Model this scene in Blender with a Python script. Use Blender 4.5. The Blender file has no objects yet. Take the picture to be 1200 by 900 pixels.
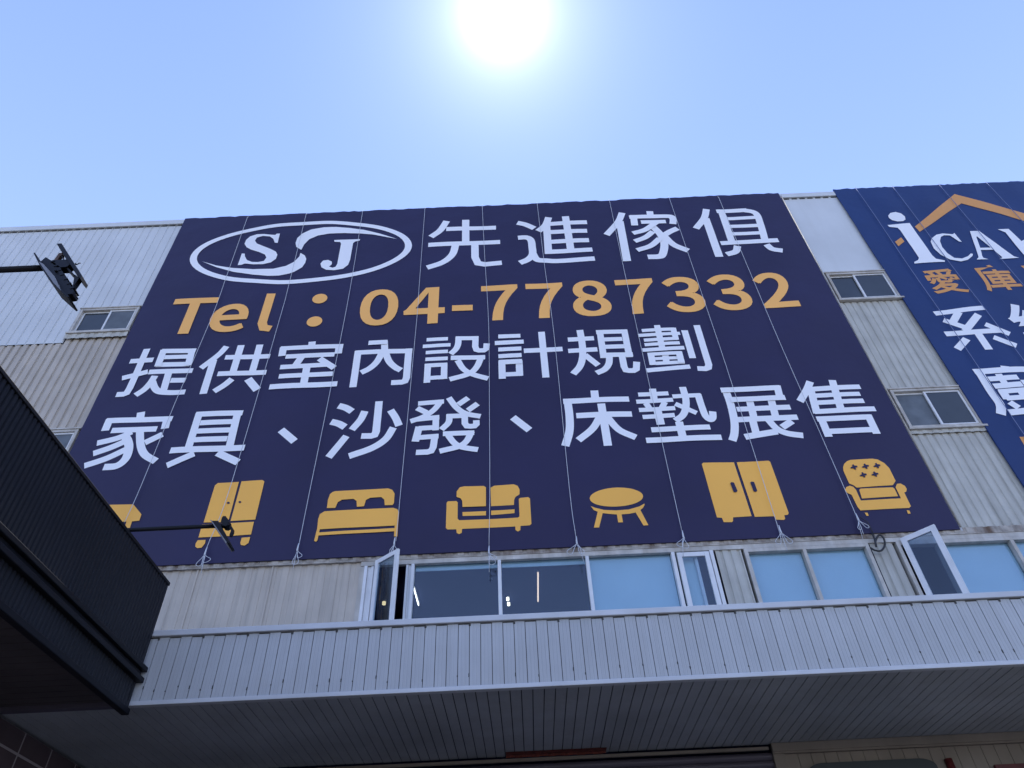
import bpy, math, random
from mathutils import Vector, Matrix
random.seed(7)
R = math.radians
S = bpy.context.scene
COL = S.collection
CAMZ = 1.6

# ------------------------------------------------------------------ camera
PITCH, YAW, ROLL, F = 0.7566137556839306, 0.007042985362929377, -0.049203641957309675, 832.0
fw = Vector((math.sin(YAW)*math.cos(PITCH), math.cos(YAW)*math.cos(PITCH), math.sin(PITCH)))
rt = Vector((math.cos(YAW), -math.sin(YAW), 0)); up = rt.cross(fw)
cr = math.cos(ROLL)*rt + math.sin(ROLL)*up
cu = -math.sin(ROLL)*rt + math.cos(ROLL)*up
cd = bpy.data.cameras.new('camera'); cam = bpy.data.objects.new('camera', cd); COL.objects.link(cam)
cam.matrix_world = Matrix(((cr.x, cu.x, -fw.x, 0), (cr.y, cu.y, -fw.y, 0), (cr.z, cu.z, -fw.z, CAMZ), (0, 0, 0, 1)))
cd.sensor_width = 36; cd.lens = F/1200*36; cd.clip_end = 2000; cd.clip_start = 0.05
S.camera = cam

def at(px, py, Y=None, Z=None, X=None):
    """point of the photograph (1200x900) on a plane of the place; Z is measured from the camera's height"""
    d = (px-600)/F*cr - (py-450)/F*cu + fw
    t = Y/d.y if Y is not None else (Z/d.z if Z is not None else X/d.x)
    p = d*t
    return Vector((p.x, p.y, p.z+CAMZ))

YB = 10.30            # banners
YW = 10.36            # wall face
YF = 7.75             # canopy fascia
def Zr(z): return z+CAMZ

# ------------------------------------------------------------------ materials
def mat(name, col, rough=0.6, metal=0.0, spec=0.5, noise=None, streak=None, bump=None, coat=0.0):
    """noise=(scale, amount): mottling; streak=(scale, amount, colour): vertical weather streaks; bump=(scale, strength)"""
    m = bpy.data.materials.new(name); m.use_nodes = True
    nt = m.node_tree; N = nt.nodes; L = nt.links
    b = N['Principled BSDF']
    b.inputs['Roughness'].default_value = rough; b.inputs['Metallic'].default_value = metal
    b.inputs['Specular IOR Level'].default_value = spec
    b.inputs['Coat Weight'].default_value = coat
    tc = N.new('ShaderNodeTexCoord')
    c = None
    rgb = N.new('ShaderNodeRGB'); rgb.outputs[0].default_value = (*col, 1); c = rgb.outputs[0]
    if noise:
        t = N.new('ShaderNodeTexNoise'); t.inputs['Scale'].default_value = noise[0]; t.inputs['Detail'].default_value = 6
        L.new(tc.outputs['Object'], t.inputs['Vector'])
        mr = N.new('ShaderNodeMapRange'); mr.inputs[1].default_value = 0.25; mr.inputs[2].default_value = 0.75
        mr.inputs[3].default_value = 1-noise[1]; mr.inputs[4].default_value = 1+noise[1]
        L.new(t.outputs['Fac'], mr.inputs[0])
        mx = N.new('ShaderNodeVectorMath'); mx.operation = 'SCALE'; L.new(c, mx.inputs[0]); L.new(mr.outputs[0], mx.inputs[3]); c = mx.outputs[0]
    if streak:
        mp = N.new('ShaderNodeMapping'); mp.inputs['Scale'].default_value = (streak[0], streak[0], streak[0]*0.06)
        L.new(tc.outputs['Object'], mp.inputs[0])
        t = N.new('ShaderNodeTexNoise'); t.inputs['Scale'].default_value = 1; t.inputs['Detail'].default_value = 5; t.inputs['Roughness'].default_value = 0.65
        L.new(mp.outputs[0], t.inputs['Vector'])
        r = N.new('ShaderNodeMapRange'); r.inputs[1].default_value = 0.45; r.inputs[2].default_value = 0.75; r.inputs[4].default_value = streak[1]
        L.new(t.outputs['Fac'], r.inputs[0])
        mx = N.new('ShaderNodeMix'); mx.data_type = 'RGBA'; L.new(r.outputs[0], mx.inputs[0]); L.new(c, mx.inputs[6]); mx.inputs[7].default_value = (*streak[2], 1); c = mx.outputs[2]
    L.new(c, b.inputs['Base Color'])
    if bump:
        t = N.new('ShaderNodeTexNoise'); t.inputs['Scale'].default_value = bump[0]; t.inputs['Detail'].default_value = 4
        L.new(tc.outputs['Object'], t.inputs['Vector'])
        bp = N.new('ShaderNodeBump'); bp.inputs['Strength'].default_value = bump[1]; bp.inputs['Distance'].default_value = 0.05
        L.new(t.outputs['Fac'], bp.inputs['Height']); L.new(bp.outputs[0], b.inputs['Normal'])
    return m

def emit(name, col, s):
    m = bpy.data.materials.new(name); m.use_nodes = True; nt = m.node_tree
    nt.nodes.remove(nt.nodes['Principled BSDF'])
    e = nt.nodes.new('ShaderNodeEmission'); e.inputs[0].default_value = (*col, 1); e.inputs[1].default_value = s
    nt.links.new(e.outputs[0], nt.nodes['Material Output'].inputs[0]); return m

def glass(name, tint, gl=0.12, k=1.0):
    m = bpy.data.materials.new(name); m.use_nodes = True; nt = m.node_tree; N = nt.nodes; L = nt.links
    N.remove(N['Principled BSDF'])
    tr = N.new('ShaderNodeBsdfTransparent'); tr.inputs[0].default_value = (*tint, 1)
    g = N.new('ShaderNodeBsdfGlossy'); g.inputs['Roughness'].default_value = 0.02; g.inputs[0].default_value = (0.78, 0.86, 1, 1)
    fr = N.new('ShaderNodeFresnel'); ge = N.new('ShaderNodeNewGeometry'); io = N.new('ShaderNodeMapRange'); io.inputs[3].default_value = 1.5; io.inputs[4].default_value = 1/1.5
    L.new(ge.outputs['Backfacing'], io.inputs[0]); L.new(io.outputs[0], fr.inputs[0])
    mu = N.new('ShaderNodeMath'); mu.operation = 'ADD'; mu.inputs[1].default_value = gl; mu.use_clamp = True; mk = N.new('ShaderNodeMath'); mk.operation = 'MULTIPLY'; mk.inputs[1].default_value = k; L.new(fr.outputs[0], mk.inputs[0]); L.new(mk.outputs[0], mu.inputs[0])
    mx = N.new('ShaderNodeMixShader'); L.new(mu.outputs[0], mx.inputs[0]); L.new(tr.outputs[0], mx.inputs[1]); L.new(g.outputs[0], mx.inputs[2])
    L.new(mx.outputs[0], N['Material Output'].inputs[0]); return m

M = {}
M['white_clad'] = mat('white cladding paint', (0.60, 0.625, 0.635), 0.45, noise=(1.0, 0.09), streak=(3.0, 0.35, (0.50, 0.51, 0.50)))
M['beige_clad'] = mat('weathered beige cladding paint', (0.49, 0.435, 0.365), 0.6, noise=(2.0, 0.10), streak=(7.0, 0.6, (0.29, 0.262, 0.225)))
M['grey_clad'] = mat('weathered grey cladding paint', (0.49, 0.48, 0.43), 0.6, noise=(2.5, 0.14), streak=(6.0, 0.7, (0.30, 0.29, 0.25)))
M['flash'] = mat('grimy flashing', (0.40, 0.365, 0.32), 0.7, noise=(6.0, 0.45), streak=(3.5, 1.0, (0.12, 0.065, 0.035)))
M['trim_white'] = mat('white trim', (0.56, 0.575, 0.60), 0.45, noise=(2.0, 0.12))
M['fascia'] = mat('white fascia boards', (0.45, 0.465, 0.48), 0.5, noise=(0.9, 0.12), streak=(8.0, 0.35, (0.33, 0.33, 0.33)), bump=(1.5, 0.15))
M['seam'] = mat('dark seam', (0.06, 0.06, 0.06), 0.8)
M['soffit'] = mat('soffit boards', (0.42, 0.44, 0.46), 0.5, noise=(0.7, 0.22), streak=(2.0, 0.4, (0.29, 0.28, 0.26)), bump=(1.2, 0.25))
M['frame'] = mat('aluminium window frame', (0.70, 0.71, 0.72), 0.4, noise=(6, 0.08))
M['old_frame'] = mat('old aluminium frame', (0.50, 0.475, 0.43), 0.5, noise=(5, 0.25), streak=(4, 0.6, (0.27, 0.22, 0.16)))
M['glass_dark'] = mat('dark window glass', (0.035, 0.045, 0.055), 0.12, spec=0.6, noise=(1.5, 0.25))
M['glass_haze'] = mat('hazy window glass', (0.10, 0.115, 0.125), 0.3, spec=0.5, noise=(2.5, 0.5))
M['glass'] = glass('clear window glass', (0.82, 0.89, 0.93), 0.02)
M['glass_sash'] = glass('sash glass', (0.66, 0.74, 0.80), 0.02, 0.7)
M['blind'] = mat('pale blue roller blind', (0.58, 0.70, 0.73), 0.8, noise=(1.3, 0.07), streak=(2.0, 0.3, (0.50, 0.64, 0.70)))
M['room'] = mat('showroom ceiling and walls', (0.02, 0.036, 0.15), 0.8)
M['banner'] = mat('navy banner vinyl', (0.0215, 0.0175, 0.062), 0.45, spec=0.28, noise=(0.5, 0.14), bump=(0.9, 0.6))
M['banner2'] = mat('blue banner vinyl', (0.010, 0.034, 0.135), 0.45, spec=0.28, noise=(0.5, 0.14), bump=(0.9, 0.6))
M['ink_white'] = mat('white print', (0.86, 0.87, 0.90), 0.45, noise=(0.5, 0.05), bump=(0.9, 0.5))
M['ink_gold'] = mat('gold print', (0.95, 0.475, 0.065), 0.45, noise=(0.5, 0.06), bump=(0.9, 0.5))
M['ink_orange'] = mat('orange print', (0.98, 0.49, 0.115), 0.45, noise=(0.5, 0.06), bump=(0.9, 0.5))
M['ink_orange2'] = mat('orange print two', (0.70, 0.31, 0.07), 0.45)
M['rope'] = mat('white nylon rope', (0.58, 0.60, 0.64), 0.7)
M['rope2'] = mat('bluish rope', (0.16, 0.20, 0.36), 0.7)
M['black_rib'] = mat('black ribbed cladding', (0.008, 0.009, 0.014), 0.55, spec=0.3, noise=(1.0, 0.2))
M['black_metal'] = mat('black painted metal', (0.006, 0.0065, 0.010), 0.5, spec=0.22, noise=(8, 0.2))
M['rust_metal'] = mat('rusted metal', (0.10, 0.055, 0.035), 0.7, noise=(20, 0.5))
M['dark_soffit'] = mat('dark wood soffit', (0.070, 0.058, 0.060), 0.6, noise=(2.0, 0.25))
M['lens'] = mat('lamp lens', (0.20, 0.20, 0.21), 0.25)
M['tile'] = mat('dark wall tile', (0.085, 0.062, 0.070), 0.25, noise=(1.5, 0.3))
M['grout'] = mat('tile grout', (0.30, 0.27, 0.29), 0.9)
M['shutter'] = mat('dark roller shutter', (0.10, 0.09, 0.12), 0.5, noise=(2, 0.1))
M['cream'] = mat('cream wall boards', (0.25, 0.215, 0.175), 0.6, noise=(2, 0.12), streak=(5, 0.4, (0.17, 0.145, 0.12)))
M['red'] = mat('red paint', (0.11, 0.014, 0.016), 0.5, noise=(10, 0.3))
M['red_tape'] = mat('worn red tape', (0.15, 0.03, 0.02), 0.7, noise=(14, 0.6))
M['sign_dark'] = mat('dark sign face', (0.02, 0.028, 0.03), 0.35)
M['ground'] = mat('grey concrete paving', (0.13, 0.127, 0.123), 0.9, noise=(0.8, 0.25), bump=(6, 0.3))
M['asphalt'] = mat('asphalt', (0.05, 0.05, 0.052), 0.9, noise=(30, 0.3), bump=(60, 0.4))
M['line'] = mat('road line paint', (0.7, 0.7, 0.68), 0.7, noise=(12, 0.15))
M['kerb'] = mat('kerb concrete', (0.32, 0.31, 0.30), 0.9, noise=(4, 0.15))
M['cable'] = mat('black cable', (0.02, 0.02, 0.022), 0.5)
M['roof'] = mat('roof sheet', (0.35, 0.36, 0.37), 0.6, noise=(1, 0.1))
M['tube'] = emit('lit tube', (1.0, 0.97, 0.9), 2.2)
M['tube_warm'] = emit('lit warm tube', (1.0, 0.72, 0.56), 0.9)
M['spot'] = emit('lit spot', (1.0, 0.93, 0.75), 2.0)
M['spot_warm'] = emit('lit warm spot', (1.0, 0.72, 0.38), 0.8)

# ------------------------------------------------------------------ object helpers
def tag(o, label=None, cat=None, group=None, kind=None):
    for k, v in (('label', label), ('category', cat), ('group', group), ('kind', kind)):
        if v: o[k] = v
    return o

def empty(name, loc, label, cat, group=None):
    o = bpy.data.objects.new(name, None); COL.objects.link(o); o.location = loc
    o.empty_display_size = 0.2
    return tag(o, label, cat, group)

class MB:
    def __init__(s): s.v = []; s.f = []; s.sm = []
    def face(s, pts, smooth=False):
        n = len(s.v); s.v += [Vector(p) for p in pts]; s.f.append(list(range(n, n+len(pts)))); s.sm.append(smooth)
    def box(s, a, b):
        x0, y0, z0 = [min(a[i], b[i]) for i in range(3)]; x1, y1, z1 = [max(a[i], b[i]) for i in range(3)]
        n = len(s.v)
        s.v += [Vector(p) for p in ((x0,y0,z0),(x1,y0,z0),(x1,y1,z0),(x0,y1,z0),(x0,y0,z1),(x1,y0,z1),(x1,y1,z1),(x0,y1,z1))]
        for q in ((0,3,2,1),(4,5,6,7),(0,1,5,4),(1,2,6,5),(2,3,7,6),(3,0,4,7)):
            s.f.append([n+i for i in q]); s.sm.append(False)
        return s
    def bar(s, p0, p1, w, h, upv=(0, 0, 1)):
        p0, p1 = Vector(p0), Vector(p1); d = (p1-p0).normalized(); u = Vector(upv)
        sd = d.cross(u)
        if sd.length < 1e-4: sd = d.cross(Vector((0, 1, 0)))
        sd.normalize(); u = sd.cross(d).normalized()
        n = len(s.v)
        for p in (p0, p1):
            for a, b in ((-1,-1),(1,-1),(1,1),(-1,1)): s.v.append(p+sd*(a*w/2)+u*(b*h/2))
        for q in ((0,1,2,3),(7,6,5,4),(0,4,5,1),(1,5,6,2),(2,6,7,3),(3,7,4,0)):
            s.f.append([n+i for i in q]); s.sm.append(False)
        return s
    def tube(s, pts, r, seg=8, cap=True):
        pts = [Vector(p) for p in pts]; n0 = len(s.v); m = len(pts)
        ref = Vector((0.31, 0.77, 0.2)).normalized()
        for i, p in enumerate(pts):
            d = (pts[min(i+1, m-1)]-pts[max(i-1, 0)]).normalized()
            a = d.cross(ref)
            if a.length < 1e-3: a = d.cross(Vector((1, 0, 0)))
            a.normalize(); b = d.cross(a)
            rr = r[i] if isinstance(r, (list, tuple)) else r
            for k in range(seg):
                t = 2*math.pi*k/seg; s.v.append(p+a*(rr*math.cos(t))+b*(rr*math.sin(t)))
        for i in range(m-1):
            for k in range(seg):
                k2 = (k+1) % seg
                s.f.append([n0+i*seg+k, n0+i*seg+k2, n0+(i+1)*seg+k2, n0+(i+1)*seg+k]); s.sm.append(True)
        if cap:
            s.f.append([n0+k for k in range(seg)][::-1]); s.sm.append(False)
            s.f.append([n0+(m-1)*seg+k for k in range(seg)]); s.sm.append(False)
        return s
    def build(s, name, m, parent=None, bevel=0):
        me = bpy.data.meshes.new(name)
        me.from_pydata([tuple(v) for v in s.v], [], s.f); me.update()
        for p, sm in zip(me.polygons, s.sm): p.use_smooth = sm
        me.materials.append(M[m] if isinstance(m, str) else m)
        o = bpy.data.objects.new(name, me); COL.objects.link(o)
        if parent is not None:
            o.parent = parent; o.matrix_parent_inverse = Matrix.Translation(parent.matrix_world.translation if parent.parent else parent.location).inverted() if parent.type == 'EMPTY' else Matrix()
        if bevel:
            b = o.modifiers.new('bevel', 'BEVEL'); b.width = bevel; b.segments = 2; b.limit_method = 'ANGLE'
        return o

def catmull(P, n=7):
    out = []
    Q = [P[0]*2-P[1]]+P+[P[-1]*2-P[-2]]
    for i in range(1, len(Q)-2):
        p0, p1, p2, p3 = Q[i-1:i+3]
        for k in range(n):
            t = k/n
            out.append(0.5*((2*p1)+(p2-p0)*t+(2*p0-5*p1+4*p2-p3)*t*t+(3*p1-p0-3*p2+p3)*t**3))
    out.append(P[-1]); return out

# ------------------------------------------------------------------ world and sun
SUN_EL, SUN_AZ = R(70.9), R(2.5)
sd = Vector((math.sin(SUN_AZ)*math.cos(SUN_EL), math.cos(SUN_AZ)*math.cos(SUN_EL), math.sin(SUN_EL)))
W = bpy.data.worlds.new('World'); S.world = W; W.use_nodes = True
nt = W.node_tree; N = nt.nodes; L = nt.links
bg = N['Background']
sky = N.new('ShaderNodeTexSky'); sky.sky_type = 'NISHITA'; sky.sun_disc = False
sky.sun_elevation = SUN_EL; sky.sun_rotation = SUN_AZ; sky.altitude = 20; sky.air_density = 1.0; sky.dust_density = 0.0; sky.ozone_density = 1.0
tc = N.new('ShaderNodeTexCoord')
nrm = N.new('ShaderNodeVectorMath'); nrm.operation = 'NORMALIZE'; L.new(tc.outputs['Generated'], nrm.inputs[0])
dt = N.new('ShaderNodeVectorMath'); dt.operation = 'DOT_PRODUCT'; dt.inputs[1].default_value = sd; L.new(nrm.outputs[0], dt.inputs[0])
mxx = N.new('ShaderNodeMath'); mxx.operation = 'MAXIMUM'; mxx.inputs[1].default_value = 0; L.new(dt.outputs['Value'], mxx.inputs[0])
tint = N.new('ShaderNodeVectorMath'); tint.operation = 'MULTIPLY'; tint.inputs[1].default_value = (0.80, 0.82, 1.06); L.new(sky.outputs[0], tint.inputs[0])
acc = tint.outputs[0]
for e, a, c in ((1300, 5.0, (1, 1, 0.98)), (260, 1.7, (0.95, 0.98, 1.0)), (60, 0.75, (0.95, 0.97, 1.0)), (9, 0.34, (0.95, 0.97, 1.0))):
    p = N.new('ShaderNodeMath'); p.operation = 'POWER'; p.inputs[1].default_value = e; L.new(mxx.outputs[0], p.inputs[0])
    sc = N.new('ShaderNodeVectorMath'); sc.operation = 'SCALE'; sc.inputs[0].default_value = (c[0]*a, c[1]*a, c[2]*a); L.new(p.outputs[0], sc.inputs[3])
    ad = N.new('ShaderNodeVectorMath'); ad.operation = 'ADD'; L.new(acc, ad.inputs[0]); L.new(sc.outputs[0], ad.inputs[1]); acc = ad.outputs[0]
sep = N.new('ShaderNodeSeparateXYZ'); L.new(nrm.outputs[0], sep.inputs[0])                # pale haze towards the horizon
hz = N.new('ShaderNodeMapRange'); hz.inputs[1].default_value = 1.0; hz.inputs[2].default_value = 0.25; hz.inputs[3].default_value = 0.0; hz.inputs[4].default_value = 1.0; L.new(sep.outputs['Z'], hz.inputs[0])
hs = N.new('ShaderNodeVectorMath'); hs.operation = 'SCALE'; hs.inputs[0].default_value = (1.35, 1.45, 1.65); L.new(hz.outputs[0], hs.inputs[3])
ha = N.new('ShaderNodeVectorMath'); ha.operation = 'ADD'; L.new(acc, ha.inputs[0]); L.new(hs.outputs[0], ha.inputs[1]); acc = ha.outputs[0]
L.new(acc, bg.inputs[0]); bg.inputs[1].default_value = 0.12
sl = bpy.data.lights.new('sun', 'SUN'); sl.energy = 3.5; sl.angle = R(0.53); sl.color = (1, 0.96, 0.9)
so = bpy.data.objects.new('sun', sl); COL.objects.link(so); so.rotation_euler = (-sd).to_track_quat('-Z', 'Y').to_euler()
S.view_settings.view_transform = 'Standard'; S.view_settings.look = 'None'; S.view_settings.gamma = 1
S.view_settings.exposure = 1.15

# ------------------------------------------------------------------ ground
g = MB(); g.face([(-400, -400, 0), (400, -400, 0), (400, 400, 0), (-400, 400, 0)]); tag(g.build('ground', 'ground'), kind='structure')
rd = MB(); rd.face([(-400, -17, 0.004), (400, -17, 0.004), (400, -4, 0.004), (-400, -4, 0.004)]); tag(rd.build('road', 'asphalt'), kind='structure')
rl = MB()
for i in range(-20, 20): rl.face([(i*8, -10.6, 0.008), (i*8+4, -10.6, 0.008), (i*8+4, -10.45, 0.008), (i*8, -10.45, 0.008)])
tag(rl.build('road_marking', 'line'), kind='structure')
kb = MB(); kb.box((-400, -17.3, 0), (400, -17.0, 0.13)); tag(kb.build('kerb', 'kerb'), kind='structure')

# ------------------------------------------------------------------ warehouse
BX0, BX1 = -24.0, 30.0
wh = empty('warehouse', (0, YW, 0), 'large white and beige metal clad warehouse with rows of windows and a boarded canopy', 'building')

def corrug(mb, x0, x1, z0, z1, pitch=0.2, depth=0.028, y=YW, phase=0.0, flat=0.62):
    """trapezoid sheet: flats at the front, narrow grooves behind"""
    prof = [(0.0, 0.0), (flat, 0.0), (flat+0.05, depth), (0.94 if flat > 0.7 else 0.90, depth)]
    xs = []
    k0 = math.floor((x0-phase)/pitch)-1
    k = k0
    while True:
        base = phase+k*pitch
        if base > x1: break
        for a, d in prof: xs.append((base+a*pitch, d))
        k += 1
    pts = [(x, d) for x, d in xs if x0 < x < x1]
    def dep(x):
        for (xa, da), (xb, db) in zip(xs, xs[1:]):
            if xa <= x <= xb: return da+(db-da)*(x-xa)/max(1e-9, xb-xa)
        return 0
    pts = [(x0, dep(x0))]+pts+[(x1, dep(x1))]
    for (xa, da), (xb, db) in zip(pts, pts[1:]):
        mb.face([(xa, y+da, z0), (xb, y+db, z0), (xb, y+db, z1), (xa, y+da, z1)])

ZTOP = Zr(16.02)
ZBND = Zr(11.61)
# upper, newer white sheets
m = MB()
corrug(m, BX0, -9.66, ZBND, ZTOP, 0.205, depth=0.017, flat=0.80)
corrug(m, -9.66, -8.28, Zr(12.72), ZTOP, 0.205, depth=0.017, flat=0.80)
corrug(m, -8.28, 7.36, ZBND, ZTOP, 0.205, flat=0.80)
m.build('upper_cladding', 'white_clad', wh)
m = MB()                                                     # plain sheet above the narrow bay
m.box((7.36, YW, Zr(12.84)), (8.82, YW+0.03, ZTOP)); m.build('plain_panel', 'white_clad', wh)
m = MB()
corrug(m, 8.82, BX1, Zr(6.0), ZTOP, 0.205); m.build('rear_cladding', 'white_clad', wh)
# older beige sheets
m = MB()
corrug(m, BX0, -9.66, Zr(5.99), ZBND-0.004, 0.175, y=YW+0.012)
corrug(m, -9.66, -8.28, Zr(9.10), Zr(11.84), 0.175, y=YW+0.012)
corrug(m, -9.66, -8.28, Zr(5.99), Zr(8.28), 0.175, y=YW+0.012)
corrug(m, -8.28, 7.36, Zr(5.99), ZBND-0.004, 0.175, y=YW+0.012)
corrug(m, BX0, -2.52, Zr(2.95), Zr(5.93), 0.20, y=YW+0.012, depth=0.012, flat=0.5)
m.build('lower_cladding', 'beige_clad', wh)
m = MB()
corrug(m, 7.36, 8.82, Zr(9.18), Zr(11.80), 0.15, depth=0.02)
corrug(m, 7.36, 8.82, Zr(5.99), Zr(8.12), 0.15, depth=0.02)
corrug(m, 3.24, 3.66, Zr(2.95), Zr(5.95), 0.14, depth=0.02)
corrug(m, 5.76, 6.14, Zr(2.95), Zr(5.95), 0.14, depth=0.02)
corrug(m, -2.52, BX1, Zr(2.95), Zr(4.50), 0.2, depth=0.02)
corrug(m, 10.6, BX1, Zr(4.50), Zr(5.95), 0.2, depth=0.02)
m.build('bay_cladding', 'grey_clad', wh)
# edges and seams
m = MB()
m.box((BX0, YW-0.05, Zr(15.985)), (BX1, YW+0.3, Zr(16.165)))
m.build('parapet_cap', 'white_clad', wh, 0.006)
m = MB(); x = BX0; m.box((BX0, YW+0.003, Zr(15.972)), (BX1, YW+0.02, Zr(15.983)))
while x < BX1:
    if x < -8.2 or 7.3 < x < 8.9: m.box((x+0.03, YW-0.012, Zr(15.945)), (x+0.165, YW+0.02, Zr(15.984)))
    x += 0.205
m.build('gap_shade_strip', 'seam', wh)  # dark dashes standing in for shadow in the rib gaps under the cap
m = MB(); m.box((7.30, YW-0.03, Zr(5.99)), (7.355, YW+0.03, Zr(15.98))); m.box((8.80, YW-0.03, Zr(5.99)), (8.83, YW+0.03, Zr(15.98)))
m.build('corner_trim', 'trim_white', wh)
m = MB(); m.box((-3.98+0.0, YW-0.006, Zr(2.95)), (-3.95, YW+0.02, Zr(5.93))); m.box((-5.2, YW-0.006, Zr(2.95)), (-5.17, YW+0.02, Zr(5.93)))
m.build('seam_strip', 'beige_clad', wh)
# grimy header under the banner
m = MB()
corrug(m, BX0, BX1, Zr(5.955), Zr(6.05), 0.19, depth=0.014, y=YW-0.035, flat=0.55)
m.box((BX0, YW-0.032, Zr(5.93)), (BX1, YW+0.02, Zr(5.955)))
m.build('header_flashing', 'flash', wh)
m = MB(); m.box((-2.52, YW-0.022, Zr(5.85)), (BX1, YW+0.05, Zr(5.929))); m.build('window_head', 'old_frame', wh)
# body, roof, back
m = MB()
m.box((BX0, YW+0.301, Zr(15.95)), (BX1, 34, Zr(16.12))); m.box((BX0, YW+0.10, Zr(15.90)), (BX1, YW+0.40, Zr(15.949)))
m.build('roof', 'roof', wh)
m = MB(); m.box((BX0, 33.8, 0), (BX1, 34, Zr(15.94))); m.box((BX0, YW+0.12, 0), (BX0+0.2, 33.79, Zr(15.94))); m.box((BX1-0.2, YW+0.12, 0), (BX1, 33.79, Zr(15.94)))
m.build('wall', 'white_clad', wh)
m = MB()                                                     # inside: floor, ceiling, partitions, so that the rooms are dark
CE = 6.62
m.box((-8, YW+0.15, Zr(CE)), (12, 19, Zr(CE+0.1))); m.box((-8, YW+0.15, Zr(3.2)), (12, 19, Zr(3.3)))
m.box((-8, 19, Zr(3.2)), (12, 19.1, Zr(CE+0.1))); m.box((-8.1, YW+0.15, Zr(3.2)), (-8, 19.1, Zr(CE+0.1))); m.box((12, YW+0.15, Zr(3.2)), (12.1, 19.1, Zr(CE+0.1)))
m.box((-8, YW+0.10, Zr(5.925)), (12, YW+0.149, Zr(CE+0.1)))
m.build('showroom_interior', 'room', wh)

# windows -----------------------------------------------------------
def rect_frame(mb, x0, x1, z0, z1, w, y0, y1):
    mb.box((x0, y0, z0), (x0+w, y1, z1)); mb.box((x1-w, y0, z0), (x1, y1, z1))
    mb.box((x0+w, y0+0.002, z0), (x1-w, y1, z0+w)); mb.box((x0+w, y0+0.002, z1-w), (x1-w, y1, z1))

def slide_window(x0, x1, z0, z1, xm, lpane, rpane, lab=None):
    f = MB(); rect_frame(f, x0, x1, z0, z1, 0.055, YW-0.045, YW+0.09)
    f.box((x0-0.03, YW-0.075, z0-0.045), (x1+0.03, YW+0.05, z0-0.001))
    f.box((x0-0.03, YW-0.06, z1+0.001), (x1+0.03, YW+0.05, z1+0.035))
    wo = f.build('window', 'old_frame', wh, 0.004)
    s1 = MB(); rect_frame(s1, x0+0.058, xm+0.025, z0+0.058, z1-0.058, 0.038, YW+0.02, YW+0.05); a = s1.build('sash', 'frame', wo)
    s2 = MB(); rect_frame(s2, xm-0.025, x1-0.058, z0+0.058, z1-0.058, 0.038, YW-0.015, YW+0.018); b = s2.build('sash', 'frame', wo)
    p = MB(); p.box((x0+0.09, YW+0.03, z0+0.09), (xm-0.01, YW+0.036, z1-0.09)); p.build('pane', lpane, wo)
    p = MB(); p.box((xm+0.01, YW-0.002, z0+0.09), (x1-0.09, YW+0.004, z1-0.09)); p.build('pane', rpane, wo)
    k = MB(); k.box((x0+0.02, YW+0.1, z0+0.01), (x1-0.02, YW+0.11, z1-0.01)); k.build('backing', 'seam', wo)
    return wo
slide_window(-9.63, -8.30, Zr(11.89), Zr(12.68), -8.93, 'glass_dark', 'glass_haze')
slide_window(-9.63, -8.30, Zr(8.32), Zr(9.06), -8.93, 'glass_dark', 'glass_haze')
slide_window(7.40, 8.78, Zr(11.86), Zr(12.80), 8.03, 'glass_dark', 'glass_dark')
slide_window(7.40, 8.79, Zr(8.17), Zr(9.14), 8.06, 'glass_haze', 'glass_dark')
# flashing lip under the high windows
m = MB(); corrug(m, -9.66, -8.28, Zr(11.70), Zr(11.84), 0.19, depth=0.012, y=YW-0.045, flat=0.5)
m.build('sill_flashing', 'grey_clad', wh)
m = MB(); corrug(m, 7.36, 8.82, Zr(8.04), Zr(8.12), 0.19, depth=0.012, y=YW-0.035, flat=0.5)
m.build('sill_flashing', 'grey_clad', wh)

ZB = Zr(4.52); ZH = Zr(5.846)
def pane(x0, x1, par_, mt='glass', z0=ZB+0.04, z1=ZH+0.07): 
    p = MB(); p.box((x0, YW+0.055, z0), (x1, YW+0.061, z1)); return p.build('pane', mt, par_)
def blind(x0, x1, par_, zlow=ZB+0.02):
    p = MB(); p.box((x0, YW+0.085, zlow), (x1, YW+0.088, ZH+0.075)); p.tube([(x0, YW+0.087, zlow+0.008), (x1, YW+0.087, zlow+0.008)], 0.008); return p.build('blind', 'blind', par_)

# long showroom window
fx0, fx1 = -2.46, 3.20
f = MB()
f.box((fx0, YW-0.03, ZB), (fx0+0.05, YW+0.09, ZH)); f.box((fx1-0.06, YW-0.03, ZB), (fx1, YW+0.09, ZH)); f.box((fx0+0.05, YW-0.028, ZB), (fx1-0.06, YW+0.09, ZB+0.05))
f.box((fx0+0.11, YW-0.01, ZB+0.05), (fx0+0.15, YW+0.08, ZH)); f.box((fx0+0.052, YW+0.012, ZB+0.05), (fx0+0.108, YW+0.08, ZH)); f.box((-1.748, YW+0.012, ZB+0.05), (-1.702, YW+0.08, ZH))
for x in (-0.275, 1.15, 2.545): f.box((x-0.028, YW-0.03, ZB+0.05), (x+0.028, YW+0.09, ZH))
f.box((-1.70, YW-0.03, ZB+0.05), (-1.65, YW+0.09, ZH)); f.box((-1.785, YW-0.01, ZB+0.05), (-1.75, YW+0.09, ZH))
wa = f.build('window', 'frame', wh, 0.003)
f = MB(); f.box((-2.535, YW-0.012, ZB-0.02), (-2.463, YW+0.09, ZH)); f.build('jamb', 'old_frame', wa)
pane(-1.65, -0.303, wa); pane(-0.247, 1.122, wa); pane(1.178, 2.517, wa)
blind(-1.64, -0.31, wa, at(535, 668.0, Y=YW+0.087).z); blind(-0.24, 1.12, wa, at(638, 663.5, Y=YW+0.087).z); blind(1.18, 2.51, wa)
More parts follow.
